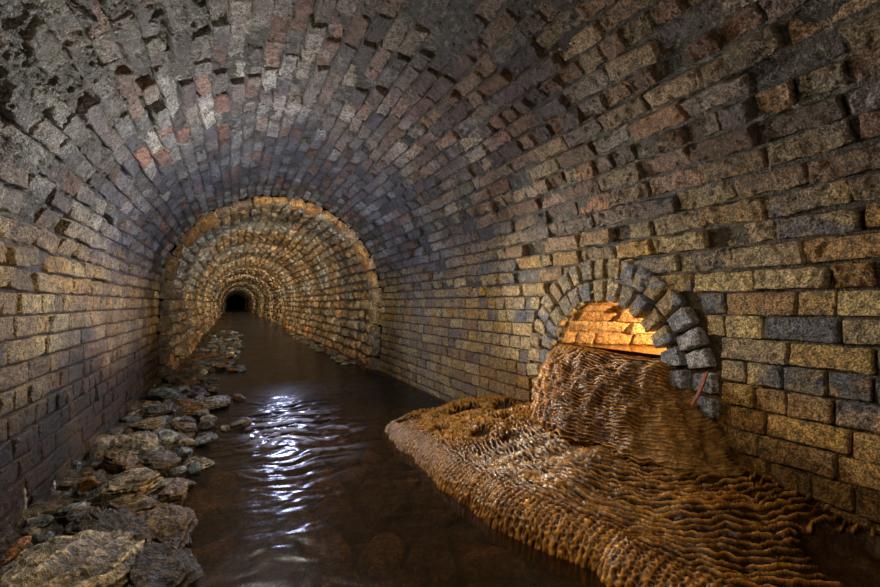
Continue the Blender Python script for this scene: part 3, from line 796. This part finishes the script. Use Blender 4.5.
# strap
bm = bmesh.new()
pts = [(0.040, 1.150, .565), (0.050, 1.158, .52), (0.060, 1.172, .475), (0.075, 1.190, .43)]
for k, (o_, y_, z_) in enumerate(pts):
    for dx, dy in ((0, -.008), (.010, -.010), (.011, .007), (0, .008)): bm.verts.new((XR - o_ - dx, y_ + dy, z_))
bm.verts.ensure_lookup_table()
for k in range(3):
    for j in range(4): bm.faces.new([bm.verts[k * 4 + j], bm.verts[k * 4 + (j + 1) % 4], bm.verts[k * 4 + 4 + (j + 1) % 4], bm.verts[k * 4 + 4 + j]])
bm.faces.new([bm.verts[i] for i in (3, 2, 1, 0)]); bm.faces.new([bm.verts[i] for i in (12, 13, 14, 15)])
bmesh.ops.bevel(bm, geom=bm.edges[:], offset=0.004, segments=2, affect='EDGES')
me = bpy.data.meshes.new('rusty_strap'); bm.to_mesh(me); bm.free()
tag(link('rusty_strap', me, M_RUST), 'narrow rusty red strip hanging below the right foot of the brick arch', 'metal strip')

# ------------------------------------------------------------------ light
def lamp(name, kind, loc, power, col, size=0.0, target=None, spot=None, blend=0.6):
    l = bpy.data.lights.new(name, kind); l.energy = power; l.color = col
    if kind in ('POINT', 'SPOT'): l.shadow_soft_size = size
    if spot: l.spot_size = math.radians(spot); l.spot_blend = blend
    o = bpy.data.objects.new(name, l); COL.objects.link(o); o.location = loc
    if target: o.rotation_euler = (Vector(target) - Vector(loc)).to_track_quat('-Z', 'Y').to_euler()
    return o
lamp('torch_portal', 'SPOT', (0.55, 5.45, 0.80), 38, (0.62, 0.68, 1.0), 0.0, (0.75, 0.5, 0.95), 150, 0.8)
lamp('fill_vault', 'SPOT', (0.45, 4.0, 0.95), 26, (0.95, 0.95, 1.0), 0.0, (0.45, 4.4, 2.0), 150, 1.0)  # added unseen fill, brightens the vault before the stone section
lamp('torch_behind', 'POINT', (0.15, -0.9, 1.35), 6, (1.0, 0.84, 0.62), 0.05)
lamp('torch_left', 'POINT', (0.15, 2.75, 1.30), 44, (1.0, 0.93, 0.80))
lamp('fill_right', 'POINT', (0.50, 2.0, 0.98), 8, (1.0, 0.80, 0.52))  # weak added fill for the shelf and the left side
lamp('torch_key', 'SPOT', (0.75, 3.7, 1.0), 180, (1.0, 0.84, 0.60), 0.0, (1.72, 0.85, 0.70), 56, 0.8)
lamp('fill_front', 'POINT', (0.42, 0.85, 0.95), 15, (1.0, 0.76, 0.43))  # added unseen fill, lightens the cascade and shelf from the front
lamp('torch_inlet', 'POINT', (XR + 0.50, 1.22, 0.74), 150, (1.0, 0.58, 0.19))
lamp('torch_tunnel', 'SPOT', (0.6, 3.4, 1.0), 260, (1.0, 0.92, 0.78), 0.0, (0.42, 12, 1.35), 80, 1)
for yy, pw in ((5.6, 330), (8.0, 430), (11.0, 520), (14.5, 600), (19.0, 650), (26.0, 600), (36.0, 500)):  # row of added unseen spots that even out the stone tunnel's brightness
    lamp('fill_deep', 'SPOT', (0.5, yy, 1.0), pw, (1.0, 0.80, 0.53), 0.0, (0.45, yy + 10, 1.25), 80, 1)

w = bpy.data.worlds.new('world'); scene.world = w; w.use_nodes = True
bg = w.node_tree.nodes['Background']; bg.inputs[0].default_value = (.35, .45, .7, 1); bg.inputs[1].default_value = 0.0

cam = bpy.data.cameras.new('camera'); cam.sensor_width = 36; cam.lens = F / 880 * 36; cam.clip_start = 0.02; cam.clip_end = 200
co_ = bpy.data.objects.new('camera', cam); COL.objects.link(co_); co_.location = (0, 0, H)
co_.rotation_euler = (math.radians(90) + math.atan(9.5 / F), 0, -YAW)
scene.camera = co_
vs = scene.view_settings; vs.view_transform = 'Standard'; vs.look = 'None'; vs.gamma = 1; vs.exposure = 0.15; vs.use_curve_mapping = False
scene.cycles.use_denoising = True
scene.cycles.max_bounces = 5; scene.cycles.diffuse_bounces = 1; scene.cycles.sample_clamp_indirect = 2.0; scene.cycles.caustics_reflective = False
